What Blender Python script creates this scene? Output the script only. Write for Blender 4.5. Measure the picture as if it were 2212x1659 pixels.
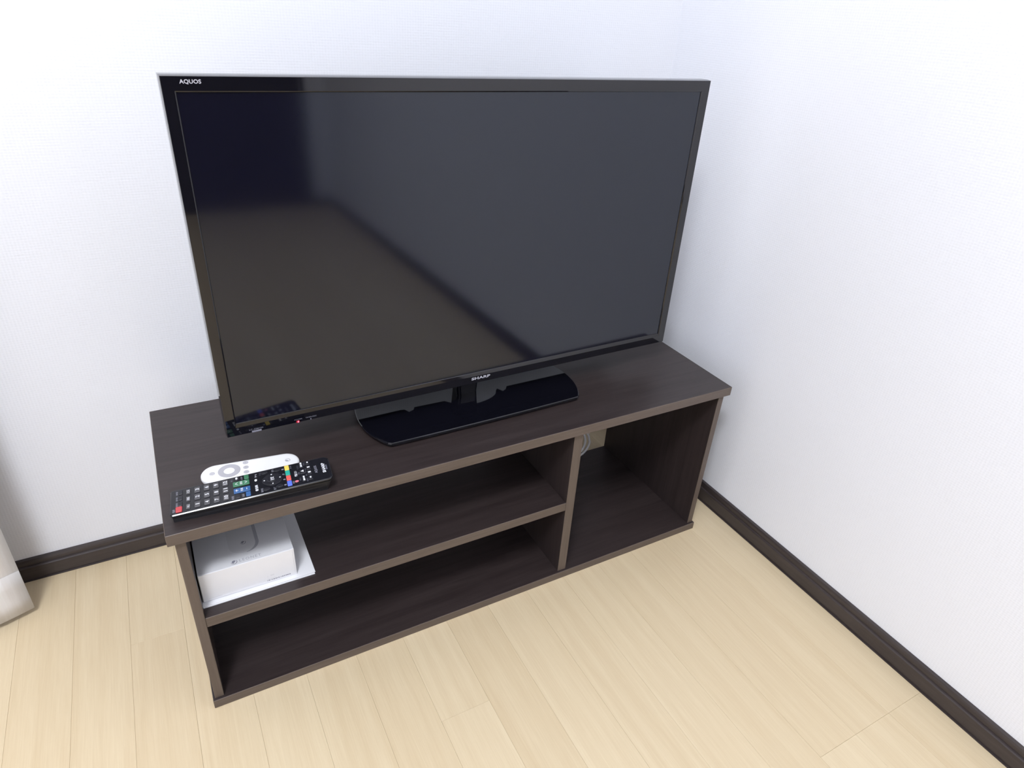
import bpy, bmesh, math, random
from mathutils import Matrix, Vector

random.seed(7)
SC = bpy.context.scene
COL = SC.collection
for _o in list(bpy.data.objects):
    bpy.data.objects.remove(_o, do_unlink=True)

# ------------------------------------------------------------------ camera, light, exposure
cam_d = bpy.data.cameras.new('camera')
cam_d.sensor_fit = 'HORIZONTAL'
cam_d.sensor_width = 36.0
cam_d.lens = 1424.0 * 36.0 / 2212.0
cam_d.clip_start = 0.02
cam = bpy.data.objects.new('camera', cam_d)
cam.location = (0.05488, -0.67895, 0.88630)
cam.rotation_euler = (1.04639, -0.05953, -0.49328)
COL.objects.link(cam)
SC.camera = cam

world = bpy.data.worlds.new('world')
world.use_nodes = True
world.node_tree.nodes['Background'].inputs[0].default_value = (0.5, 0.55, 0.7, 1)
world.node_tree.nodes['Background'].inputs[1].default_value = 0.02
SC.world = world

# the round domed ceiling lamp of the room: its glowing underside and its glowing rim
lamp_d = bpy.data.lights.new('ceiling_lamp', 'AREA')
lamp_d.shape = 'DISK'
lamp_d.size = 0.5
lamp_d.energy = 32.6
lamp_d.color = (0.91, 0.945, 1.0)
lamp = bpy.data.objects.new('ceiling_lamp', lamp_d)
lamp.location = (-0.49, -1.12, 2.38)
COL.objects.link(lamp)
dome_d = bpy.data.lights.new('ceiling_lamp_dome', 'POINT')
dome_d.shadow_soft_size = 0.24
dome_d.energy = 33.2
dome_d.color = (0.91, 0.945, 1.0)
dome = bpy.data.objects.new('ceiling_lamp_dome', dome_d)
dome.location = (-0.49, -1.12, 2.29)
COL.objects.link(dome)

SC.view_settings.view_transform = 'Standard'
SC.view_settings.look = 'None'
SC.view_settings.exposure = 0.0
SC.view_settings.gamma = 1.0
SC.view_settings.use_curve_mapping = False

# ------------------------------------------------------------------ materials
def new_mat(name):
    m = bpy.data.materials.new(name)
    m.use_nodes = True
    nt = m.node_tree
    return m, nt, nt.nodes['Principled BSDF']

def simple(name, col, rough=0.5, ior=1.5, metal=0.0, noise=0.0, nscale=60.0, bump=0.0, emit=None, es=0.0, coat=0.0):
    m, nt, b = new_mat(name)
    b.inputs['Base Color'].default_value = (*col, 1)
    b.inputs['Roughness'].default_value = rough
    b.inputs['IOR'].default_value = ior
    b.inputs['Metallic'].default_value = metal
    b.inputs['Coat Weight'].default_value = coat
    b.inputs['Coat Roughness'].default_value = 0.05
    tc = nt.nodes.new('ShaderNodeTexCoord')
    nz = nt.nodes.new('ShaderNodeTexNoise')
    nz.inputs['Scale'].default_value = nscale
    nz.inputs['Detail'].default_value = 4
    nt.links.new(tc.outputs['Object'], nz.inputs['Vector'])
    if noise > 0:
        mx = nt.nodes.new('ShaderNodeMix'); mx.data_type = 'RGBA'
        mx.inputs[6].default_value = (*[c * (1 - noise) for c in col], 1)
        mx.inputs[7].default_value = (*[min(1, c * (1 + noise)) for c in col], 1)
        nt.links.new(nz.outputs['Fac'], mx.inputs[0])
        nt.links.new(mx.outputs[2], b.inputs['Base Color'])
    if bump > 0:
        bp = nt.nodes.new('ShaderNodeBump')
        bp.inputs['Strength'].default_value = bump
        bp.inputs['Distance'].default_value = 0.0005
        nt.links.new(nz.outputs['Fac'], bp.inputs['Height'])
        nt.links.new(bp.outputs['Normal'], b.inputs['Normal'])
    if emit:
        b.inputs['Emission Color'].default_value = (*emit, 1)
        b.inputs['Emission Strength'].default_value = es
    return m

def math_node(nt, op, a, b=None, c=None):
    n = nt.nodes.new('ShaderNodeMath'); n.operation = op
    for i, v in enumerate((a, b, c)):
        if v is None: continue
        if isinstance(v, (int, float)): n.inputs[i].default_value = v
        else: nt.links.new(v, n.inputs[i])
    return n.outputs[0]

def wallpaper(name, col, haxis, strength=0.17):
    """woven vinyl wallpaper: fine horizontal and vertical threads, slightly irregular"""
    m, nt, b = new_mat(name)
    b.inputs['Roughness'].default_value = 0.75
    tc = nt.nodes.new('ShaderNodeTexCoord')
    sp = nt.nodes.new('ShaderNodeSeparateXYZ')
    nt.links.new(tc.outputs['Object'], sp.inputs[0])
    h = sp.outputs[haxis]; v = sp.outputs[2]
    nz = nt.nodes.new('ShaderNodeTexNoise'); nz.inputs['Scale'].default_value = 45; nz.inputs['Detail'].default_value = 3
    nt.links.new(tc.outputs['Object'], nz.inputs['Vector'])
    nf = nt.nodes.new('ShaderNodeTexNoise'); nf.inputs['Scale'].default_value = 330; nf.inputs['Detail'].default_value = 2
    nt.links.new(tc.outputs['Object'], nf.inputs['Vector'])
    wob = math_node(nt, 'MULTIPLY', nz.outputs['Fac'], 1.5)
    wv = math_node(nt, 'SINE', math_node(nt, 'MULTIPLY_ADD', v, 2 * math.pi / 0.0036, wob))
    wh = math_node(nt, 'SINE', math_node(nt, 'MULTIPLY_ADD', h, 2 * math.pi / 0.0042, wob))
    hgt = math_node(nt, 'ADD', math_node(nt, 'MULTIPLY', wv, 0.52), math_node(nt, 'MULTIPLY', wh, 0.46))
    hgt = math_node(nt, 'ADD', hgt, math_node(nt, 'MULTIPLY', nf.outputs['Fac'], 2.6))
    bp = nt.nodes.new('ShaderNodeBump')
    bp.inputs['Strength'].default_value = strength
    bp.inputs['Distance'].default_value = 0.0004
    nt.links.new(hgt, bp.inputs['Height'])
    nt.links.new(bp.outputs['Normal'], b.inputs['Normal'])
    mx = nt.nodes.new('ShaderNodeMix'); mx.data_type = 'RGBA'
    mx.inputs[6].default_value = (*[c * 0.962 for c in col], 1)
    mx.inputs[7].default_value = (*col, 1)
    mr = nt.nodes.new('ShaderNodeMapRange')
    mr.inputs['From Min'].default_value = 0.2; mr.inputs['From Max'].default_value = 1.6
    nt.links.new(hgt, mr.inputs['Value'])
    nt.links.new(mr.outputs[0], mx.inputs[0])
    nt.links.new(mx.outputs[2], b.inputs['Base Color'])
    return m

def wood(name, dark, light, stretch, rough, scale=1.0, ior=1.5, fine=1.0, vary=0.0, bump=0.08):
    """grain drawn out along one axis; stretch = scale per axis"""
    m, nt, b = new_mat(name)
    b.inputs['IOR'].default_value = ior
    tc = nt.nodes.new('ShaderNodeTexCoord')
    mp = nt.nodes.new('ShaderNodeMapping')
    mp.inputs['Scale'].default_value = stretch
    oi = nt.nodes.new('ShaderNodeObjectInfo')
    ofs = nt.nodes.new('ShaderNodeVectorMath'); ofs.operation = 'MULTIPLY_ADD'
    cmb = nt.nodes.new('ShaderNodeCombineXYZ')
    for i in range(3): nt.links.new(oi.outputs['Random'], cmb.inputs[i])
    nt.links.new(cmb.outputs[0], ofs.inputs[0]); ofs.inputs[1].default_value = (13.0, 7.0, 5.0)
    nt.links.new(tc.outputs['Object'], ofs.inputs[2])
    nt.links.new(ofs.outputs[0], mp.inputs['Vector'])
    n1 = nt.nodes.new('ShaderNodeTexNoise'); n1.inputs['Scale'].default_value = 1.0 * scale; n1.inputs['Detail'].default_value = 5; n1.inputs['Distortion'].default_value = 0.6
    n2 = nt.nodes.new('ShaderNodeTexNoise'); n2.inputs['Scale'].default_value = 5.0 * scale * fine; n2.inputs['Detail'].default_value = 3
    nt.links.new(mp.outputs[0], n1.inputs['Vector']); nt.links.new(mp.outputs[0], n2.inputs['Vector'])
    f = math_node(nt, 'ADD', math_node(nt, 'MULTIPLY', n1.outputs['Fac'], 0.6), math_node(nt, 'MULTIPLY', n2.outputs['Fac'], 0.4))
    if vary:
        f = math_node(nt, 'ADD', f, math_node(nt, 'MULTIPLY', math_node(nt, 'SUBTRACT', oi.outputs['Random'], 0.5), vary))
    mr = nt.nodes.new('ShaderNodeMapRange')
    mr.inputs['From Min'].default_value = 0.30; mr.inputs['From Max'].default_value = 0.70
    nt.links.new(f, mr.inputs['Value'])
    mx = nt.nodes.new('ShaderNodeMix'); mx.data_type = 'RGBA'
    mx.inputs[6].default_value = (*dark, 1); mx.inputs[7].default_value = (*light, 1)
    nt.links.new(mr.outputs[0], mx.inputs[0])
    nt.links.new(mx.outputs[2], b.inputs['Base Color'])
    b.inputs['Roughness'].default_value = rough
    bp = nt.nodes.new('ShaderNodeBump'); bp.inputs['Strength'].default_value = bump; bp.inputs['Distance'].default_value = 0.0004
    nt.links.new(n2.outputs['Fac'], bp.inputs['Height'])
    nt.links.new(bp.outputs['Normal'], b.inputs['Normal'])
    return m

WALLC = (0.895, 0.91, 0.965)
M = {}
M['wall_x'] = wallpaper('wallpaper_back', WALLC, 0)
M['wall_y'] = wallpaper('wallpaper_side', WALLC, 1)
M['ceiling'] = simple('ceiling_paper', (0.93, 0.93, 0.94), 0.8, noise=0.02)
M['plank'] = wood('oak_plank', (0.655, 0.518, 0.332), (0.745, 0.617, 0.42), (55, 1.7, 10), 0.40, vary=0.16, bump=0.06, fine=2.4)
M['floor_base'] = simple('floor_base', (0.55, 0.44, 0.30), 0.8, noise=0.1)
M['wenge_x'] = wood('wenge_laminate_long', (0.0225, 0.0150, 0.0150), (0.0455, 0.0335, 0.0325), (3, 60, 60), 0.42)
M['wenge_z'] = wood('wenge_laminate_upright', (0.0225, 0.0150, 0.0150), (0.0455, 0.0335, 0.0325), (60, 60, 3), 0.42)
M['edge_x'] = wood('edge_tape_long', (0.088, 0.065, 0.053), (0.132, 0.102, 0.085), (4, 80, 80), 0.45)
M['edge_z'] = wood('edge_tape_upright', (0.088, 0.065, 0.053), (0.132, 0.102, 0.085), (80, 80, 4), 0.45)
M['skirting'] = wood('dark_skirting', (0.034, 0.025, 0.025), (0.058, 0.046, 0.045), (5, 5, 60), 0.30)
M['door'] = wood('dark_door', (0.010, 0.007, 0.006), (0.02, 0.014, 0.012), (40, 40, 3), 0.6)
M['gloss_black'] = simple('gloss_black_plastic', (0.0045, 0.0045, 0.008), 0.045, ior=1.6, noise=0.05)
M['screen'] = simple('lcd_panel', (0.0046, 0.0046, 0.0120), 0.085, ior=1.63, noise=0.03)
M['screen'].node_tree.nodes['Principled BSDF'].inputs['Specular Tint'].default_value = (0.86, 0.93, 1.0, 1)
M['black'] = simple('black_plastic', (0.012, 0.012, 0.014), 0.4, noise=0.1)
M['remote_black'] = simple('remote_black_plastic', (0.012, 0.012, 0.016), 0.16, noise=0.05)
M['remote_side'] = simple('remote_side_plastic', (0.011, 0.011, 0.014), 0.5, noise=0.1)
M['rubber'] = simple('black_key', (0.016, 0.016, 0.022), 0.4, noise=0.1)
M['key_grey'] = simple('grey_key', (0.085, 0.082, 0.088), 0.45, noise=0.05)
M['key_red'] = simple('red_key', (0.55, 0.06, 0.07), 0.4, noise=0.04)
M['key_green'] = simple('green_key', (0.05, 0.20, 0.10), 0.4, noise=0.04)
M['key_blue'] = simple('blue_key', (0.035, 0.12, 0.32), 0.4, noise=0.04)
M['c_yellow'] = simple('yellow_key', (0.95, 0.70, 0.12), 0.4, noise=0.03)
M['c_green'] = simple('teal_key', (0.03, 0.42, 0.33), 0.4, noise=0.03)
M['c_red'] = simple('coral_key', (0.85, 0.13, 0.11), 0.4, noise=0.03)
M['c_blue'] = simple('bright_blue_key', (0.12, 0.20, 0.85), 0.4, noise=0.03)
M['rec_red'] = simple('pink_red_key', (0.75, 0.20, 0.26), 0.4, noise=0.03)
M['print_white'] = simple('white_print', (0.80, 0.81, 0.86), 0.5, noise=0.02)
M['print_grey'] = simple('grey_print', (0.34, 0.34, 0.40), 0.5, noise=0.02)
M['print_dim'] = simple('dim_print', (0.15, 0.15, 0.19), 0.5, noise=0.02)
M['white_plastic'] = simple('white_plastic', (0.90, 0.90, 0.91), 0.3, noise=0.01)
M['pad_grey'] = simple('grey_pad', (0.46, 0.45, 0.49), 0.32, noise=0.03)
M['small_grey'] = simple('pale_grey_key', (0.52, 0.51, 0.55), 0.35, noise=0.03)
M['box_white'] = simple('white_card', (0.80, 0.80, 0.83), 0.5, noise=0.012)
M['paper'] = simple('white_paper', (0.84, 0.84, 0.87), 0.6, noise=0.012)
M['ink_grey'] = simple('grey_ink', (0.27, 0.27, 0.33), 0.5, noise=0.05)
M['ink_mid'] = simple('mid_grey_ink', (0.45, 0.45, 0.50), 0.5, noise=0.03)
M['ink_pale'] = simple('pale_ink', (0.64, 0.64, 0.68), 0.5, noise=0.02)
M['ink_lid'] = simple('lid_print', (0.74, 0.74, 0.765), 0.5, noise=0.02)
M['cable'] = simple('white_cable', (0.86, 0.85, 0.86), 0.45, noise=0.03)
M['plug'] = simple('grey_cable_wrap', (0.40, 0.40, 0.42), 0.5, noise=0.05)
M['led'] = simple('red_led', (0.9, 0.1, 0.15), 0.4, noise=0.01, emit=(1.0, 0.20, 0.30), es=1.6)
M['led_rim'] = simple('red_led_lens', (0.30, 0.01, 0.02), 0.3, noise=0.01, emit=(0.8, 0.01, 0.05), es=0.18)
M['tv_text'] = simple('tv_print', (0.46, 0.46, 0.52), 0.45, noise=0.02)
M['tv_text_dim'] = simple('tv_print_dim', (0.22, 0.22, 0.27), 0.5, noise=0.02)

def curtain_mat():
    m, nt, b = new_mat('curtain_cloth')
    b.inputs['Roughness'].default_value = 0.85
    b.inputs['Sheen Weight'].default_value = 0.15
    uv = nt.nodes.new('ShaderNodeTexCoord')
    mp = nt.nodes.new('ShaderNodeMapping'); mp.inputs['Scale'].default_value = (70, 70, 3)
    nt.links.new(uv.outputs['Object'], mp.inputs['Vector'])
    n1 = nt.nodes.new('ShaderNodeTexNoise'); n1.inputs['Scale'].default_value = 1.0; n1.inputs['Detail'].default_value = 4
    nt.links.new(mp.outputs[0], n1.inputs['Vector'])
    mx = nt.nodes.new('ShaderNodeMix'); mx.data_type = 'RGBA'
    mx.inputs[6].default_value = (0.80, 0.755, 0.725, 1); mx.inputs[7].default_value = (0.93, 0.91, 0.90, 1)
    mr = nt.nodes.new('ShaderNodeMapRange'); mr.inputs['From Min'].default_value = 0.3; mr.inputs['From Max'].default_value = 0.62
    nt.links.new(n1.outputs['Fac'], mr.inputs['Value']); nt.links.new(mr.outputs[0], mx.inputs[0])
    nt.links.new(mx.outputs[2], b.inputs['Base Color'])
    tr = nt.nodes.new('ShaderNodeBsdfTranslucent')                # thin cloth lets some light through
    nt.links.new(mx.outputs[2], tr.inputs['Color'])
    ms = nt.nodes.new('ShaderNodeMixShader'); ms.inputs[0].default_value = 0.15
    nt.links.new(b.outputs[0], ms.inputs[1]); nt.links.new(tr.outputs[0], ms.inputs[2])
    nt.links.new(ms.outputs[0], nt.nodes['Material Output'].inputs['Surface'])
    n2 = nt.nodes.new('ShaderNodeTexNoise'); n2.inputs['Scale'].default_value = 900
    nt.links.new(uv.outputs['Object'], n2.inputs['Vector'])
    bp = nt.nodes.new('ShaderNodeBump'); bp.inputs['Strength'].default_value = 0.3; bp.inputs['Distance'].default_value = 0.0004
    nt.links.new(n2.outputs['Fac'], bp.inputs['Height']); nt.links.new(bp.outputs['Normal'], b.inputs['Normal'])
    return m
M['curtain'] = curtain_mat()

# ------------------------------------------------------------------ helpers
def mesh_from(bm, name, mats, smooth=False):
    bmesh.ops.recalc_face_normals(bm, faces=bm.faces)
    me = bpy.data.meshes.new(name)
    bm.to_mesh(me); bm.free()
    for m in (mats if isinstance(mats, (list, tuple)) else [mats]):
        me.materials.append(m)
    if smooth:
        me.shade_smooth() if hasattr(me, 'shade_smooth') else None
    return me

def obj(name, bm, mats, parent=None, smooth=False, label=None):
    o = bpy.data.objects.new(name, mesh_from(bm, name, mats, smooth))
    COL.objects.link(o)
    if parent is not None: o.parent = parent
    if label: o['label'] = label
    return o

def thing(name, label, cat, loc=(0, 0, 0), rz=0.0):
    o = bpy.data.objects.new(name, None)
    o.empty_display_size = 0.03
    COL.objects.link(o)
    o.location = loc; o.rotation_euler = (0, 0, rz)
    o['label'] = label; o['category'] = cat
    return o

def struct(name, bm, mats, parent=None):
    o = obj(name, bm, mats, parent)
    if parent is None: o['kind'] = 'structure'
    return o

def add_box(bm, x0, x1, y0, y1, z0, z1, bev=0.0, seg=2):
    r = bmesh.ops.create_cube(bm, size=1.0)
    vs = r['verts']
    for v in vs:
        v.co = Vector((x0 + (v.co.x + .5) * (x1 - x0), y0 + (v.co.y + .5) * (y1 - y0), z0 + (v.co.z + .5) * (z1 - z0)))
    if bev > 0:
        es = list({e for v in vs for e in v.link_edges})
        bmesh.ops.bevel(bm, geom=es, offset=bev, segments=seg, affect='EDGES', profile=0.5)
    return bm

def box(*a, **k):
    return add_box(bmesh.new(), *a, **k)

def prism(pts, z0, z1, bev=0.0, seg=2, only_top=False):
    """extrude an outline in xy from z0 to z1"""
    bm = bmesh.new()
    lo = [bm.verts.new((x, y, z0)) for x, y in pts]
    hi = [bm.verts.new((x, y, z1)) for x, y in pts]
    n = len(pts)
    top = bm.faces.new(hi); bot = bm.faces.new(lo[::-1])
    for i in range(n):
        bm.faces.new((lo[i], lo[(i + 1) % n], hi[(i + 1) % n], hi[i]))
    if bev > 0:
        es = list(top.edges) + ([] if only_top else list(bot.edges))
        bmesh.ops.bevel(bm, geom=es, offset=bev, segments=seg, affect='EDGES', profile=0.5)
    return bm

def round_rect(w, h, r, n=5, cx=0.0, cy=0.0):
    pts = []
    for sx, sy, a0 in ((1, 1, 0), (-1, 1, 90), (-1, -1, 180), (1, -1, 270)):
        for i in range(n + 1):
            a = math.radians(a0 + 90 * i / n)
            pts.append((cx + sx * (w / 2 - r) + r * math.cos(a), cy + sy * (h / 2 - r) + r * math.sin(a)))
    return pts

def ellipse(rx, ry, n=28, cx=0.0, cy=0.0):
    return [(cx + rx * math.cos(2 * math.pi * i / n), cy + ry * math.sin(2 * math.pi * i / n)) for i in range(n)]

def flat(pts):
    bm = bmesh.new()
    bm.faces.new([bm.verts.new((x, y, 0)) for x, y in pts])
    return bm

def tube_bm(path, rad, n=8, closed=False, bm=None):
    bm = bm or bmesh.new()
    rings = []
    N = len(path)
    for i, p in enumerate(path):
        p = Vector(p)
        a = Vector(path[(i - 1) % N] if (closed or i > 0) else path[i])
        b = Vector(path[(i + 1) % N] if (closed or i < N - 1) else path[i])
        t = (b - a).normalized()
        u = t.cross(Vector((0.13, 0.97, 0.2))).normalized(); w = t.cross(u)
        rings.append([bm.verts.new(p + rad * (math.cos(2 * math.pi * k / n) * u + math.sin(2 * math.pi * k / n) * w)) for k in range(n)])
    for i in range(N if closed else N - 1):
        A, B = rings[i], rings[(i + 1) % N]
        for k in range(n):
            bm.faces.new((A[k], A[(k + 1) % n], B[(k + 1) % n], B[k]))
    if not closed:
        bm.faces.new(rings[0][::-1]); bm.faces.new(rings[-1])
    return bm

def text_bm(body, w, h, bold=0.0, spacing=1.0):
    """flat lettering fitted to w x h, centred on the origin, in the xy plane"""
    c = bpy.data.curves.new('lettering', 'FONT')
    c.body = body; c.size = 1.0; c.resolution_u = 3; c.offset = bold; c.space_character = spacing
    o = bpy.data.objects.new('lettering', c)
    COL.objects.link(o)
    bpy.context.view_layer.update()
    me = bpy.data.meshes.new_from_object(o.evaluated_get(bpy.context.evaluated_depsgraph_get()))
    bpy.data.objects.remove(o, do_unlink=True); bpy.data.curves.remove(c)
    bm = bmesh.new(); bm.from_mesh(me); bpy.data.meshes.remove(me)
    xs = [v.co.x for v in bm.verts]; ys = [v.co.y for v in bm.verts]
    x0, x1, y0, y1 = min(xs), max(xs), min(ys), max(ys)
    for v in bm.verts:
        v.co = Vector(((v.co.x - (x0 + x1) / 2) / (x1 - x0) * w, (v.co.y - (y0 + y1) / 2) / max(1e-6, y1 - y0) * h, 0))
    return bm

def emblem_bm(r):
    """small round maker's mark: an upper-left blob cut by a slanted gap, with a crescent along the lower right"""
    bm = bmesh.new()
    d = Vector((0.62, 0.78)).normalized(); nrm = Vector((d.y, -d.x))
    pts = []
    for i in range(40):
        a = 2 * math.pi * i / 40
        p = Vector((math.cos(a) * 0.66, math.sin(a) * 0.66)) + Vector((-0.06, 0.12))
        k = p.dot(nrm) - 0.16
        if k > 0: p = p - nrm * k
        pts.append(p * r)
    vs = [bm.verts.new((p.x, p.y, 0)) for p in pts]
    bm.faces.new(vs)
    outer, inner = [], []
    for i in range(25):
        a = math.radians(-190 + 235 * i / 24)
        th = 0.07 + 0.24 * math.sin(math.pi * i / 24) ** 0.8 * (0.35 + 0.65 * i / 24)
        outer.append((math.cos(a) * r, math.sin(a) * r)); inner.append((math.cos(a) * r * (1 - th), math.sin(a) * r * (1 - th)))
    for i in range(24):
        bm.faces.new([bm.verts.new((x, y, 0)) for x, y in (outer[i], outer[i + 1], inner[i + 1], inner[i])])
    bmesh.ops.remove_doubles(bm, verts=bm.verts, dist=1e-7)
    return bm

def bars_bm(rects):
    bm = bmesh.new()
    for cx, cy, w, h in rects:
        bm.faces.new([bm.verts.new((cx + a * w / 2, cy + b * h / 2, 0)) for a, b in ((-1, -1), (1, -1), (1, 1), (-1, 1))])
    return bm

def xf(bm, mat):
    bm.transform(mat); return bm

def T(x, y, z): return Matrix.Translation((x, y, z))
def Rm(deg, ax): return Matrix.Rotation(math.radians(deg), 4, ax)

# ------------------------------------------------------------------ room
YB, XR, YF, XL, ZC = 0.3876, 0.9778, -2.46, -2.0, 2.50
struct('wall_back', box(XL - .1, XR + .1, YB, YB + .1, -.1, ZC), M['wall_x'])
struct('wall_right', box(XR, XR + .1, YF - .1, YB, -.1, ZC), M['wall_y'])
struct('wall_left', box(XL - .1, XL, YF - .1, YB, -.1, ZC), M['wall_y'])
struct('ceiling', box(XL - .1, XR + .1, YF - .1, YB + .1, ZC, ZC + .1), M['ceiling'])
DX0, DX1, DZ = 0.05, 0.872, 2.0                                   # dark door in the wall behind the camera
bm = box(XL - .1, DX0, YF - .1, YF, -.1, ZC)
add_box(bm, DX1, XR + .1, YF - .1, YF, -.1, ZC)
add_box(bm, DX0, DX1, YF - .1, YF, DZ, ZC)
struct('wall_front', bm, M['wall_x'])
door = struct('door_1', box(DX0 + .002, DX1 - .002, YF - .06, YF - .02, 0.0, DZ - .002, bev=.003), M['door'])
obj('door_frame', add_box(add_box(box(DX0 - .03, DX0, YF - .01, YF + .012, 0, DZ + .03), DX1, DX1 + .012, YF - .01, YF + .012, 0, DZ + .03), DX0, DX1, YF - .01, YF + .012, DZ, DZ + .03), M['door'], door)
xh, yh = DX0 + .06, YF - .02
obj('door_handle', tube_bm([(xh, yh, 1.0), (xh, yh + .045, 1.0), (xh + .02, yh + .05, 1.0), (xh + .11, yh + .05, 1.0)], .009), M['black'], door)

# floor: a base with every strip of the oak flooring as a plank of its own
floor = struct('floor', box(XL - .1, XR + .1, YF - .1, YB + .1, -.1, -.003), M['floor_base'])
PW = 0.0756
def plank_joints(k):
    fixed = {-2: 0.167, 3: -0.1555, 9: -0.436, 10: -0.436, 11: -0.436}
    rnd = random.Random(100 + k)
    if k in fixed:
        js = [fixed[k]]
    else:
        js = [YB - rnd.uniform(0.25, 0.9) if k < -4 else (-.46 if k < -2 else rnd.choice((-0.565, -0.57, -0.59)))]
    step = 0.909
    y = js[0]
    while y > YF: y -= step; js.append(y)
    y = js[0]
    while y < YB: y += step; js.append(y)
    return sorted(j for j in js if YF + .05 < j < YB - .02)
k0 = int(math.floor((XL - .056) / PW))
for k in range(k0, 13):
    xa, xb = .056 + PW * k, .056 + PW * (k + 1)
    xa, xb = max(xa, XL), min(xb, XR)
    if xb - xa < .004: continue
    ys = [YF - .05] + plank_joints(k) + [YB]
    for ya, yb_ in zip(ys[:-1], ys[1:]):
        g = .00007
        dz = random.Random(int(ya * 1e4) + k).uniform(-.00008, .00008)
        cx, cy = (xa + xb) / 2, (ya + yb_) / 2
        bm = box(xa + g - cx, xb - g - cx, ya + g - cy, yb_ - g - cy, -.0031, dz, bev=.00022, seg=1)
        p = obj('plank', bm, M['plank'], floor)
        p.location = (cx, cy, 0)

# skirting: thick lower part with a set-back upper lip
def skirting(name, length):
    """profile in (depth out from the wall, height), run along x"""
    prof = [(0, 0), (.0125, 0), (.0125, .0012), (.0100, .0014), (.0100, .0262), (.0088, .0280), (.0062, .0286), (.0058, .0352), (.0045, .0388), (.0018, .0402), (0, .0404)]
    bm = bmesh.new()
    a = [bm.verts.new((0, -d, z)) for d, z in prof]; b = [bm.verts.new((length, -d, z)) for d, z in prof]
    n = len(prof)
    for i in range(n): bm.faces.new((a[i], a[(i + 1) % n], b[(i + 1) % n], b[i]))
    bm.faces.new(a); bm.faces.new(b[::-1])
    return bm
struct('baseboard_back', xf(skirting('b', XR - XL), T(XL, YB, 0)), M['skirting'])
struct('baseboard_right', xf(skirting('b', YB - YF), T(XR, YB, 0) @ Rm(-90, 'Z')), M['skirting'])
struct('baseboard_left', xf(skirting('b', YB - YF), T(XL, YF, 0) @ Rm(90, 'Z')), M['skirting'])
bm = xf(skirting('b', XR - DX1 - .012), T(XR, YF, 0) @ Rm(180, 'Z'))
b2 = xf(skirting('b', DX0 - .03 - XL), T(DX0 - .03, YF, 0) @ Rm(180, 'Z'))
me = bpy.data.meshes.new('t'); b2.to_mesh(me); bm.from_mesh(me); b2.free(); bpy.data.meshes.remove(me)
struct('baseboard_front', bm, M['skirting'])

# ------------------------------------------------------------------ TV stand
W, D, H = 0.8967, 0.293, 0.3275
stand = thing('tv_stand', 'low dark wenge television stand with open compartments standing in the room corner', 'tv stand', (W / 2, D / 2, 0))
def board(name, x0, x1, y0, y1, z0, z1, grain):
    cx, cy = W / 2, D / 2
    bm = box(x0 - cx, x1 - cx, y0 - cy, y1 - cy, z0, z1, bev=.0006, seg=1)
    bm.normal_update()
    wdt = {'x': x1 - x0, 'z': z1 - z0}
    for f in bm.faces:
        n = f.normal
        if n.y < -0.7: f.material_index = 1
        if grain == 'x' and abs(n.x) > 0.7: f.material_index = 1
    return obj(name, bm, [M['wenge_' + grain], M['edge_' + grain]], stand)
TT, TB = .0166, .0155
board('top_panel', 0, W, 0, D, H - TT, H, 'x')
board('bottom_panel', .0044, W - .0044, .0025, D, 0, TB, 'x')
PX, PT, FY = .0074, .0120, .0065
board('side_panel', PX, PX + PT, FY, D, TB, H - TT, 'z')
board('side_panel', W - PX - PT, W - PX, FY, D, TB, H - TT, 'z')
DVX = .5747
board('divider', DVX, DVX + .0165, FY, D, TB, H - TT, 'z')
SZ = .1723
board('shelf', PX + PT, DVX, FY + .0005, D, SZ - .0168, SZ, 'x')

# ------------------------------------------------------------------ television
TX, TY, YAW, TILT, GAP = .4586, .11097, .01697, .01079, .0467
tv = thing('television', 'black flat screen television with glossy bezel standing on the dark stand', 'television', (TX, TY, H), YAW)
HEAD = T(0, 0, GAP) @ Matrix.Rotation(-TILT, 4, 'X')              # tv head frame: x along the width, y into the set, z up
def rect_loops(loops, bm=None):
    """quads between successive rectangular loops (x0,x1,z0,z1,depth)"""
    bm = bm or bmesh.new()
    prev = None
    for x0, x1, z0, z1, d in loops:
        cur = [bm.verts.new(c) for c in ((x0, d, z0), (x1, d, z0), (x1, d, z1), (x0, d, z1))]
        if prev:
            for i in range(4): bm.faces.new((prev[i], prev[(i + 1) % 4], cur[(i + 1) % 4], cur[i]))
        prev = cur
    return bm
HW, TH = .3692, .4305
S0, S1, SB, ST = -.3553, .3535, .0190, .4143                      # visible screen
def lp(o, d): return (-HW + o, HW - o, o, TH - o, d)
def li(o, d, ob=None): return (S0 - o, S1 + o, SB - (o if ob is None else ob), ST + o, d)
bm = rect_loops([lp(.003, .0235), lp(.0, .0225), lp(.0, .0090), lp(.0009, .0005), lp(.0014, .0), li(.0016, .0, .0060), li(.0006, .0007, .0008), li(.0, .0016), li(.0, .0024), li(-.002, .0030), lp(.004, .0120)])
bezel = obj('bezel', xf(bm, HEAD), M['gloss_black'], tv)
bm = box(S0 - .001, S1 + .001, .0021, .0029, SB - .001, ST + .001)
obj('screen', xf(bm, HEAD), M['screen'], tv, label='dark glossy switched off screen')
bm = bmesh.new()                                                   # tapered rear housing
lo = [(-.352, .022, .015), (.352, .022, .015), (.352, .022, .415), (-.352, .022, .415)]
hi = [(-.300, .066, .0125), (.300, .066, .0125), (.270, .060, .330), (-.270, .060, .330)]
a = [bm.verts.new(c) for c in lo]; b = [bm.verts.new(c) for c in hi]
bm.faces.new(a[::-1]); bm.faces.new(b)
for i in range(4): bm.faces.new((a[i], a[(i + 1) % 4], b[(i + 1) % 4], b[i]))
obj('rear_housing', xf(bm, HEAD), M['black'], tv)
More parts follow.
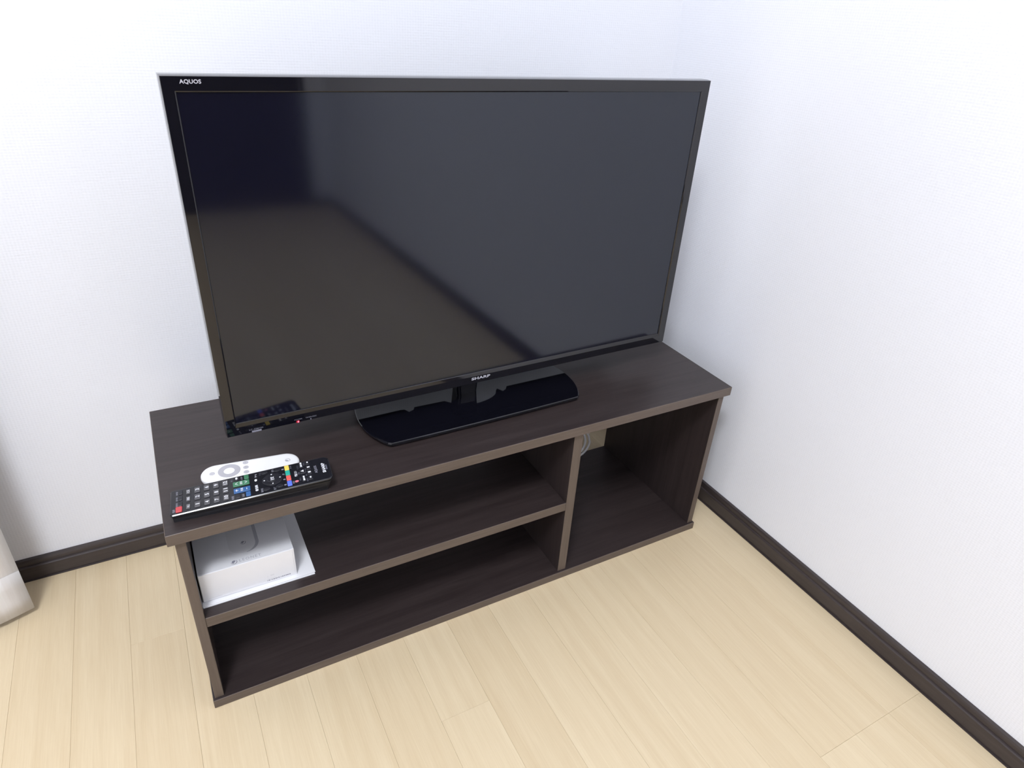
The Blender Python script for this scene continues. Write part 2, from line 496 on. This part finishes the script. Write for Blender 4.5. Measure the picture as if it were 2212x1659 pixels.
# lower rear cover with cut-outs along its rear edge (they show in the polished base)
pts = [(-.30, .0226), (.30, .0226), (.30, .085), (.098, .0855), (.092, .0775), (.0845, .0735), (.0785, .0850), (.074, .0800)]
for i in range(9):
    a_ = math.radians(8 + 82 * i / 8)
    pts.append((.022 + .052 * math.cos(a_), .0835 - .0275 * math.sin(a_)))
pts += [(.005, .0575), (-.0105, .0695), (-.0230, .0840), (-.0760, .0860), (-.0800, .0795), (-.0890, .0762), (-.0935, .0855), (-.1000, .0870), (-.30, .087)]
bm = prism(pts, .0008, .0124)
obj('lower_cover', xf(bm, HEAD), M['black'], tv)
# neck and base
bm = bmesh.new()
secs = [(.0086, .0172, .0130), (.0475, .0205, .0130)]
prev = None
for z, rx, ry in secs:
    cur = [bm.verts.new((-.0045 + x, .046 + y, z)) for x, y in round_rect(2 * rx, 2 * ry, .006, 4)]
    if prev:
        n = len(cur)
        for i in range(n): bm.faces.new((prev[i], prev[(i + 1) % n], cur[(i + 1) % n], cur[i]))
    else:
        bm.faces.new(cur[::-1])
    prev = cur
bm.faces.new(prev)
obj('neck', bm, M['gloss_black'], tv)
def base_outline(ins):
    pts = []
    hwf, yf, yk = .1600, -.0480, .125
    cx = -.0035
    for i in range(13):                                            # front edge, very slightly bowed
        t = -1 + 2 * i / 12
        pts.append((cx + t * (hwf - ins), yf + ins + .0010 * t * t - .0008 * (1 - t * t)))
    for i in range(1, 40):                                         # right side bulging outwards
        s = i / 40
        y = yf + ins + s * (yk - yf - 2 * ins)
        pts.append((cx + hwf - ins + .0245 * math.sin(math.pi * min(1, s * 1.02) ** .8), y))
    for i in range(13):
        t = 1 - 2 * i / 12
        pts.append((cx + t * (hwf - .004 - ins), yk - ins))
    for i in range(39, 0, -1):
        s = i / 40
        y = yf + ins + s * (yk - yf - 2 * ins)
        pts.append((cx - hwf + ins - .0245 * math.sin(math.pi * min(1, s * 1.02) ** .8), y))
    return pts
bm = bmesh.new()
prev = None
for ins, z in ((.005, 0), (.0045, .0012), (.0012, .0030), (0, .0068), (.0003, .0080), (.0012, .0088)):
    cur = [bm.verts.new((x, y, z)) for x, y in base_outline(ins)]
    n = len(cur)
    if prev:
        for i in range(n): bm.faces.new((prev[i], prev[(i + 1) % n], cur[(i + 1) % n], cur[i]))
    else: bm.faces.new(cur[::-1])
    prev = cur
bm.faces.new(prev)
obj('base', bm, M['gloss_black'], tv, label='glossy black foot with curved ends')
FACE = HEAD @ T(0, -.00012, 0) @ Rm(90, 'X')                       # print on the front face: x right, y up
def tv_print(name, bm, x, z, mat, parent=None):
    return obj(name, xf(bm, FACE @ T(x, z, 0)), mat, parent or bezel)
tv_print('maker_lettering', text_bm('AQUOS', .0203, .0047, bold=.028, spacing=1.05), -.3410, .4243, M['tv_text'])
tv_print('maker_lettering', text_bm('SHARP', .0322, .0046, bold=.045, spacing=1.08), .0004, .0090, M['tv_text'])
tv_print('power_lettering', text_bm('POWER', .0104, .0017), -.2775, .0056, M['tv_text_dim'])
tv_print('timer_lettering', text_bm('TIMER/REC', .0150, .0018), -.2604, .0055, M['tv_text_dim'])
tv_print('type_lettering', text_bm('LC-32BH30', .0176, .0021), -.3322, .0056, M['tv_text_dim'])
tv_print('type_plate', bars_bm([(0, 0, .0122, .0027)]), -.3320, .0023, M['tv_text_dim'])
lens = obj('power_lamp', xf(prism(round_rect(.0046, .0034, .0012, 4), 0, .0003), FACE @ T(-.2784, .0022, 0)), M['led_rim'], tv, label='glowing red power lamp')
obj('lamp_core', xf(prism(round_rect(.0018, .0026, .0005, 3), .0002, .0005), FACE @ T(-.2780, .0023, 0)), M['led'], lens)
obj('timer_lamp', xf(prism(round_rect(.0016, .0022, .0005, 3), 0, .0002), FACE @ T(-.2610, .0022, 0)), M['print_dim'], tv)

# ------------------------------------------------------------------ black remote control
rem = thing('remote_control', 'long black remote control with white numbered keys lying at the stand front edge', 'remote control', (.0088, .0187, H), math.radians(-5.4))
Z0, SL = .0125, .0105 / .190
L, RW = .1905, .0490
CV = .0250                                                         # centre line across the width
def tz(u): return Z0 + SL * u
bm = bmesh.new()
prev = None
def rem_outline(ins):
    pts = []
    rl, rr = .0030, .0075
    for sx, sy, a0, r in ((1, 1, 0, rr), (0, 1, 90, rl), (0, -1, 180, rl), (1, -1, 270, rr)):
        for i in range(6):
            a = math.radians(a0 + 18 * i)
            cx = L - r if sx else r
            cy = CV + sy * (RW / 2 - r)
            rr_ = max(r - ins, .0004)
            pts.append((cx + rr_ * math.cos(a), cy + rr_ * math.sin(a)))
    return pts
for ins, f in ((.0120, 0.0), (.0088, .10), (.0046, .42), (.0008, .80)):
    cur = [bm.verts.new((x, y, tz(x) * f)) for x, y in rem_outline(ins)]
    n = len(cur)
    if prev:
        for i in range(n): bm.faces.new((prev[i], prev[(i + 1) % n], cur[(i + 1) % n], cur[i]))
    else: bm.faces.new(cur[::-1])
    prev = cur
bm.faces.new(prev)
obj('lower_case', bm, M['remote_side'], rem)
bm = bmesh.new(); prev = None
for ins, dz in ((.0008, -.0030), (.0, -.0026), (.0, -.0012), (.0011, -.0002), (.0018, 0)):
    cur = [bm.verts.new((x, y, tz(x) + dz)) for x, y in rem_outline(ins)]
    if prev:
        for i in range(n): bm.faces.new((prev[i], prev[(i + 1) % n], cur[(i + 1) % n], cur[i]))
    else: bm.faces.new(cur[::-1])
    prev = cur
bm.faces.new(prev)
face_plate = obj('face_plate', bm, M['remote_black'], rem)
TILTM = Rm(-math.degrees(math.atan(SL)), 'Y')
def rtop(u, v, dz=0.0):                                            # u, v in mm; v measured from the centre line
    return T(u / 1000, CV + v / 1000, tz(u / 1000) + dz) @ TILTM
def key(name, u, v, lu, lv, hgt, mat, r=None, oval=False, label=None):
    lu, lv, hgt = lu / 1000, lv / 1000, hgt / 1000
    pts = ellipse(lu / 2, lv / 2, 20) if oval else round_rect(lu, lv, (r or .9) / 1000, 3)
    bm = prism(pts, -.0003, hgt, bev=min(hgt * .35, .0003), seg=1, only_top=True)
    return obj(name, xf(bm, rtop(u, v)), mat, rem, label=label)
def rtext(body, u, v, w, h, dz=0.00006, mat='print_white', parent=None, bold=0.0, name='lettering'):
    """lettering whose line runs across the remote (+v) with its top towards the left end"""
    return obj(name, xf(text_bm(body, w / 1000, h / 1000, bold=bold), rtop(u, v, dz) @ Rm(90, 'Z')), M[mat], parent or face_plate)
cols = (-14.3, 0.2, 14.4)
digits = ['1', '2', '3', '4', '5', '6', '7', '8', '9', '10', '11', '12']
for i, d in enumerate(digits):
    u = 30.8 + 10.75 * (i // 3); v = cols[i % 3]
    kb = key('number_key', u, v, 6.6, 10.0, 1.1, M['key_grey'])
    rtext(d, u, v, {1: 3.2, 2: 6.4}[len(d)] if d != '1' else 1.4, 4.6, .00118, parent=kb, bold=.02)
for v, t in zip(cols, ('地上', 'BS', 'CS')):
    kb = key('tuner_key', 20.5, v, 4.8, 8.8, 1.0, M['key_grey'])
    rtext(t, 20.5, v, 5.2, 2.8, .00108, parent=kb, bold=.01)
key('power_key', 10.3, -16.4, 7.0, 9.6, 1.4, M['key_red'], label='red power key')
rtext('電源', 4.4, -16.6, 5.6, 2.6, mat='print_grey')
for v, t in ((-6.0, '画面表示'), (4.8, '音声切換'), (16.0, '消音')):
    key('top_key', 11.8, v, 4.6, 8.2, .9, M['rubber'])
    rtext(t, 7.7, v, 7.6, 2.3, mat='print_grey')
# channel and volume bars
kb = key('channel_bar', 81.6, 6.6, 19.4, 9.0, 1.3, M['key_green'], label='green channel bar')
rtext('選局', 81.5, 6.6, 6.4, 3.0, .00138, parent=kb, bold=.01)
vb = key('volume_bar', 81.8, -7.0, 19.4, 9.0, 1.3, M['key_blue'], label='blue volume bar')
rtext('音量', 81.5, -7.0, 6.4, 3.0, .00138, parent=vb, bold=.01)
def chevron(u, v, s, parent, dz):
    """a two-stroke arrow head opening towards s"""
    bm = bmesh.new()
    w, hgt, th = .0026, .0032, .0009
    for sg in (1, -1):
        q = [(s * hgt / 2, 0), (-s * hgt / 2, sg * w), (-s * hgt / 2 + s * -th, sg * w), (s * hgt / 2 - s * th * 1.4, 0)]
        vs = [bm.verts.new((x, y, 0)) for x, y in q]
        bm.faces.new(vs)
    return obj('arrow_mark', xf(bm, rtop(u, v, dz)), M['print_white'], parent)
chevron(75.6, 6.6, -1, kb, .00138); chevron(87.4, 6.6, 1, kb, .00138)
obj('plus_mark', xf(bars_bm([(0, 0, .0042, .0008), (0, 0, .0008, .0042)]), rtop(75.6, -7.0, .00138)), M['print_white'], vb)
obj('minus_mark', xf(bars_bm([(0, 0, .0008, .0036)]), rtop(87.3, -7.0, .00138)), M['print_white'], vb)
key('input_key', 88.4, 17.4, 5.6, 8.0, 1.1, M['key_green'])
key('picture_key', 88.5, -17.4, 5.6, 8.4, 1.1, M['key_blue'])
kb = key('round_key', 76.5, 17.6, 6.4, 7.4, .9, M['rubber'], oval=True)
obj('leaf_mark', xf(flat(ellipse(.0014, .0022, 12)), rtop(76.5, 18.2, .00098)), M['print_white'], kb)
key('mute_key', 76.2, -17.2, 6.0, 8.0, .9, M['rubber'])
rtext('静止', 70.6, 17.0, 5.0, 2.4, mat='print_dim'); rtext('入力切換', 82.5, 17.2, 6.6, 2.4, mat='print_grey')
rtext('消音', 70.4, -18.2, 7.6, 2.8, mat='print_grey'); rtext('画質', 82.6, -17.6, 5.2, 2.6, mat='print_grey')
# middle part
rtext('ホーム', 99.2, 16.0, 6.6, 2.8, bold=.015); obj('round_mark', xf(flat(ellipse(.0016, .0024, 14)), rtop(98.8, 6.6, .00006)), M['print_white'], face_plate)
rtext('番組表', 98.7, -9.6, 12.6, 3.6, bold=.03)
rtext('裏番組', 104.6, -16.6, 7.8, 2.8, mat='print_grey'); rtext('ツール', 104.5, 17.2, 6.0, 2.4, mat='print_dim')
rtext('戻る', 120.0, 18.4, 5.2, 3.0, mat='print_grey'); rtext('終了', 119.6, -18.6, 5.2, 3.0, mat='print_grey')
for u, v in ((109.8, 17.8), (125.6, 17.6), (110.0, -16.4), (125.7, -16.0)):
    key('oval_key', u, v, 9.0, 5.6, .8, M['rubber'], oval=True)
ring = key('cursor_ring', 118.3, .4, 24.6, 23.4, .8, M['rubber'], oval=True)
ok = key('enter_key', 118.2, .4, 12.2, 11.6, 1.5, M['rubber'], oval=True)
rtext('決定', 118.2, .4, 7.4, 4.6, .00158, parent=ok, bold=.02)
for u, v in ((118.0, 10.0), (108.6, .6), (118.2, -8.6), (127.7, .8)):
    obj('dot_mark', xf(flat(ellipse(.0009, .0011, 10)), rtop(u, v, .00088)), M['print_white'], ring)
for v, mname, t in ((16.6, 'c_yellow', '黄'), (5.9, 'c_green', '緑'), (-5.0, 'c_red', '赤'), (-16.2, 'c_blue', '青')):
    key('colour_key', 137.7, v, 5.6, 9.8, 1.2, M[mname], label={'黄': 'yellow key', '緑': 'teal green key', '赤': 'coral red key', '青': 'bright blue key'}[t])
    rtext(t, 132.5, v - .2, 2.8, 3.2, bold=.02, mat='print_grey')
# recorder keys
rtext('録画', 142.3, 17.0, 6.6, 2.2, mat='print_dim'); rtext('リスト', 150.7, 13.6, 8.0, 2.4, mat='print_dim')
rtext('録画リスト', 146.9, 1.0, 11.6, 3.8, bold=.03)
rtext('録画', 142.5, -15.6, 4.8, 2.6, mat='print_grey')
key('record_key', 146.5, -15.2, 4.8, 3.6, .8, M['rec_red'], oval=True, label='pink red record key')
for u, v, t in ((155.3, 16.6, 'skip'), (155.5, -12.6, 'skip')):
    kb = key('skip_key', u, v, 5.0, 11.6, .8, M['rubber'])
    obj('skip_mark', xf(bars_bm([(0, .0025, .0020, .0042), (0, -.0026, .0022, .0046)]), rtop(u, v, .00088)), M['print_white'], kb)
kb = key('play_key', 155.4, 2.0, 6.4, 8.6, .9, M['rubber'])
obj('play_mark', xf(flat([(.0018, .0026), (-.0022, .0004), (.0018, -.0020)]), rtop(155.2, 2.2, .00098)), M['print_white'], kb)
for v, s in ((18.2, (1.6, 3.0)), (7.6, (3.4, 2.6)), (-3.0, (3.4, 3.0)), (-14.0, (1.8, 3.4))):
    kb = key('transport_key', 163.6, v, 5.2, 8.4, .8, M['rubber'])
    obj('transport_mark', xf(bars_bm([(0, 0, s[0] / 1000, s[1] / 1000)]), rtop(163.6, v + .4, .00088)), M['print_white'], kb)
for u, v, t, w in ((150.7, .4, '再生', 5.0), (159.3, 5.4, '停止', 4.0), (159.2, -.6, '一時', 4.2), (159.2, -6.6, '停止', 4.4), (151.0, -12.0, '早戻し', 7.0), (159.4, -16.2, '早送り', 7.6), (159.1, 17.4, '早送', 6.4)):
    rtext(t, u, v, w, 2.2, mat='print_dim')
rtext('AQUOS', 172.1, .8, 15.6, 3.8, mat='print_grey', bold=.01)
rtext('SHARP', 181.7, .4, 20.6, 4.2, bold=.04)
obj('type_print', xf(bars_bm([(0, 0, .0016, .0100)]), rtop(185.4, .6, .00006)), M['print_dim'], face_plate)

# ------------------------------------------------------------------ white remote control
wr = thing('remote_control', 'slim white remote control with round grey pad lying behind the black one', 'remote control', (.1102, .0818, H), math.radians(-6.2))
WL, WW, WH = .1225, .0375, .0110
def stadium(ins, n=14):
    r = WW / 2 - ins
    c = WL / 2 - WW / 2
    return [(c + r * math.cos(math.radians(-90 + 180 * i / n)), r * math.sin(math.radians(-90 + 180 * i / n))) for i in range(n + 1)] + \
           [(-c + r * math.cos(math.radians(90 + 180 * i / n)), r * math.sin(math.radians(90 + 180 * i / n))) for i in range(n + 1)]
bm = bmesh.new(); prev = None
for ins, z in ((.006, 0), (.003, .0008), (.0008, .0030), (0, .0060), (.0003, .0086), (.0014, .0102), (.0032, .0109), (.006, .0110)):
    cur = [bm.verts.new((x, y, z)) for x, y in stadium(ins)]
    n = len(cur)
    if prev:
        for i in range(n): bm.faces.new((prev[i], prev[(i + 1) % n], cur[(i + 1) % n], cur[i]))
    else: bm.faces.new(cur[::-1])
    prev = cur
bm.faces.new(prev)
wbody = obj('case', bm, M['white_plastic'], wr, smooth=True)
def annulus(ro, ri, z0, z1, n=40):
    bm = bmesh.new()
    R = []
    for r, z in ((ro, z0), (ro, z1 - .0002), (ro - .0004, z1), (ri + .0004, z1 - .0003), (ri, z0)):
        R.append([bm.verts.new((r * math.cos(2 * math.pi * i / n), r * math.sin(2 * math.pi * i / n), z)) for i in range(n)])
    for A_, B_ in zip(R[:-1], R[1:]):
        for i in range(n): bm.faces.new((A_[i], A_[(i + 1) % n], B_[(i + 1) % n], B_[i]))
    return bm
obj('cursor_pad', xf(annulus(.0137, .0064, .0106, .0116), T(-.0265, -.0010, 0)), M['pad_grey'], wr, label='grey ring shaped cursor pad')
obj('enter_key', xf(prism(ellipse(.0062, .0062, 28), .0106, .0114, bev=.0003, only_top=True), T(-.0265, -.0010, 0)), M['white_plastic'], wr)
for x, y in ((-.0470, -.0012), (-.0060, .0109), (-.0060, .0004), (-.0060, -.0099)):
    kb = obj('round_key', xf(prism(ellipse(.0035, .0035, 20), .0106, .0114, bev=.0003, only_top=True), T(x, y, 0)), M['small_grey'], wr, label='small pale grey round key')
    if x > -.02:
        obj('key_mark', xf(bars_bm([(0, 0, .0016, .0016)]), T(x, y, .01148)), M['ink_mid'], kb)
obj('maker_emblem', xf(emblem_bm(.0038), T(.0459, .0002, .01106) @ Rm(90, 'Z')), M['ink_mid'], wr)

# ------------------------------------------------------------------ booklet and white box on the shelf
bk = thing('booklet', 'white paper booklet lying under the white box on the shelf', 'booklet', (.0925, .0915, SZ))
def sheet(x0, x1, y0, y1, z, lift, th):
    """a page with a soft wave; edges lift a little at the front right"""
    bm = bmesh.new()
    nx, ny = 14, 8
    def hz(x, y):
        s = (x - x0) / (x1 - x0); t = 1 - (y - y0) / (y1 - y0)
        return z + lift * max(0, s - .45) ** 2 * 3.3 * t ** 3
    g = [[[bm.verts.new((x0 + (x1 - x0) * i / nx, y0 + (y1 - y0) * j / ny, hz(x0 + (x1 - x0) * i / nx, y0 + (y1 - y0) * j / ny) + k * th)) for j in range(ny + 1)] for i in range(nx + 1)] for k in (0, 1)]
    for i in range(nx):
        for j in range(ny):
            bm.faces.new((g[1][i][j], g[1][i + 1][j], g[1][i + 1][j + 1], g[1][i][j + 1]))
            bm.faces.new((g[0][i][j], g[0][i][j + 1], g[0][i + 1][j + 1], g[0][i + 1][j]))
    for i in range(nx):
        bm.faces.new((g[0][i][0], g[0][i + 1][0], g[1][i + 1][0], g[1][i][0])); bm.faces.new((g[0][i][ny], g[1][i][ny], g[1][i + 1][ny], g[0][i + 1][ny]))
    for j in range(ny):
        bm.faces.new((g[0][0][j], g[1][0][j], g[1][0][j + 1], g[0][0][j + 1])); bm.faces.new((g[0][nx][j], g[0][nx][j + 1], g[1][nx][j + 1], g[1][nx][j]))
    return bm
obj('lower_page', sheet(-.0728, .0725, -.0668, .075, .0001, 0.0, .0012), M['paper'], bk)
obj('cover_page', sheet(-.0730, .0735, -.0655, .0752, .0014, .0009, .0011), M['paper'], bk)

BZ = SZ + .0026
bx = thing('cardboard_box', 'white cardboard box with grey lettering standing on the shelf at the left', 'box', (.0816, .0970, BZ))
BX0, BX1, BY0, BY1, BH = -.0606, .0608, -.0650, .065, .0485
bm = box(BX0, BX1, BY0 + .0006, BY1, 0, BH, bev=.0005, seg=1)
carton = obj('carton', bm, M['box_white'], bx)
bm = box(BX0 + .0005, BX1 - .0021, BY0, BY0 + .0012, .0012, BH - .0003, bev=.0003, seg=1)
flap = obj('front_flap', bm, M['box_white'], bx)
LT = T(0, 0, BH + .00012)
pk = lambda x, y: (x - .0816, y - .0970)
def stad_end(x0, x1, yend, ytop, n=16):
    r = (x1 - x0) / 2; cx = (x0 + x1) / 2
    return [(cx + r * math.cos(math.radians(180 + 180 * i / n)), yend + r + r * math.sin(math.radians(180 + 180 * i / n))) for i in range(n + 1)] + [(x1, ytop), (x0, ytop)]
pic = obj('lid_picture', xf(flat([pk(x, y) for x, y in stad_end(.0640, .0985, .0520, .148)]), LT), M['ink_lid'], carton, label='printed picture of a white remote on the lid')
def crescent():
    """printed drop shadow in flat grey along the right and lower side of the picture"""
    n = 18
    bm = bmesh.new()
    r = .01725; cx, cy = .08125, .06925
    o, i_ = [], []
    for k in range(n + 1):
        a = math.radians(-78 + 78 * k / n)
        t = .0008 + .0036 * math.sin(math.pi / 2 * k / n)
        i_.append((cx + r * math.cos(a), cy + r * math.sin(a)))
        o.append((cx + (r + t) * math.cos(a), cy + (r + t) * math.sin(a)))
    o.append((.0985 + .0044, .148)); i_.append((.0985, .148))
    for k in range(len(o) - 1):
        bm.faces.new([bm.verts.new((*pk(*q), 0)) for q in (i_[k], o[k], o[k + 1], i_[k + 1])])
    return bm
obj('picture_shadow', xf(crescent(), LT), M['ink_mid'], carton)  # shadow of the pictured remote, drawn as flat grey ink
x, y = pk(.0832, .0722)
obj('picture_emblem', xf(emblem_bm(.0036), T(x, y, BH + .0002)), M['ink_grey'], carton)
x, y = pk(.0668, .0392)
obj('maker_emblem', xf(emblem_bm(.0040), T(x, y, BH + .00012)), M['ink_grey'], carton)
x, y = pk(.0872, .0395)
obj('maker_lettering', xf(text_bm('LEONET', .0275, .0048, spacing=1.25), T(x, y, BH + .00012)), M['ink_mid'], carton)
FR = T(0, BY0 - .00008, 0) @ Rm(90, 'X')
def fx(x): return x - .0816
def fz(z): return z - BZ
rnd = random.Random(3)
bars = []; xx = .1025
while xx < .1335:
    w = rnd.choice((.0003, .0005, .0009, .0014)); bars.append((fx(xx + w / 2), fz(.1798), w, .0020)); xx += w + rnd.choice((.0003, .0004, .0008))
obj('barcode', xf(bars_bm(bars), FR), M['ink_grey'], flap)
obj('small_print', xf(bars_bm([(fx(.1035 + .0012 * i), fz(.1826), .0008, .0006) for i in range(9)]), FR), M['ink_pale'], flap)
obj('recycling_mark', xf(bars_bm([(fx(.1085), fz(.1880), .0007, .0024), (fx(.1101), fz(.1880), .0007, .0024), (fx(.1118), fz(.1880), .0007, .0024), (fx(.1040), fz(.1868), .0004, .0034)]), FR), M['ink_pale'], flap)
obj('fine_print', xf(bars_bm([(fx(.0290 + .0011 * i), fz(.1795), .0008, .0007) for i in range(15)]), FR), M['ink_pale'], flap)

# ------------------------------------------------------------------ cable coil at the back of the right compartment
cb = thing('cable_coil', 'coiled white cable standing at the back of the right compartment', 'cable', (.785, .2795, TB))
R0 = .0385
path = []
rnd = random.Random(5)
NL = 2
for i in range(NL * 36 + 1):
    t = i / 36.0; a = 2 * math.pi * t + .6
    r = R0 - .0032 * (t - 0) * (1 if t > .9 else .3)
    sq = 1 - .16 * max(0, t - 1)
    path.append((r * sq * math.cos(a), -.004 + .0030 * t + .0012 * math.sin(a * 2), R0 + .0024 + (r - .0006) * math.sin(a) - .0006 * t))
obj('cord', tube_bm(path, .0026, 8), M['cable'], cb, smooth=True)
bm = bmesh.new()
bm = tube_bm([(-R0 + .001 + .002 * math.cos(a), .001 + .0055 * math.sin(a), R0 + .0024) for a in [2 * math.pi * i / 14 for i in range(14)]], .0012, 6, closed=True)
obj('tie', bm, M['black'], cb)

# ------------------------------------------------------------------ curtain in front of the back wall, left
def curtain_path():
    pts = [(-.2241, .2976), (-.2450, .2895), (-.2667, .2820), (-.2840, .2790)]
    x = -.2840
    n = 150
    for i in range(1, n + 1):
        s = i / n
        xx = -.2840 - s * 1.35
        ph = (xx + .2840) / .118 * 2 * math.pi
        pts.append((xx, .2960 - .0170 * math.cos(ph)))
    return pts
cur_t = thing('curtain', 'beige white pleated curtain hanging beside the back wall at left', 'curtain', (-.9, .30, 0))
def cloth(z0, z1, nz, off, edge_shift=True):
    P = curtain_path()
    bm = bmesh.new()
    g = []
    for j in range(nz + 1):
        z = z0 + (z1 - z0) * j / nz
        row = []
        for i, (x, y) in enumerate(P):
            row.append(bm.verts.new((x + .0012 + .9, y - .30 - off, z)))
        g.append(row)
    for j in range(nz):
        for i in range(len(P) - 1):
            bm.faces.new((g[j][i], g[j][i + 1], g[j + 1][i + 1], g[j + 1][i]))
    bmesh.ops.recalc_face_normals(bm, faces=bm.faces)
    bmesh.ops.solidify(bm, geom=list(bm.faces), thickness=.0009)
    return bm
obj('cloth', cloth(.0125, 2.12, 26, 0), M['curtain'], cur_t, smooth=True)
obj('hem', cloth(.0122, .0930, 3, .0011), M['curtain'], cur_t, smooth=True)
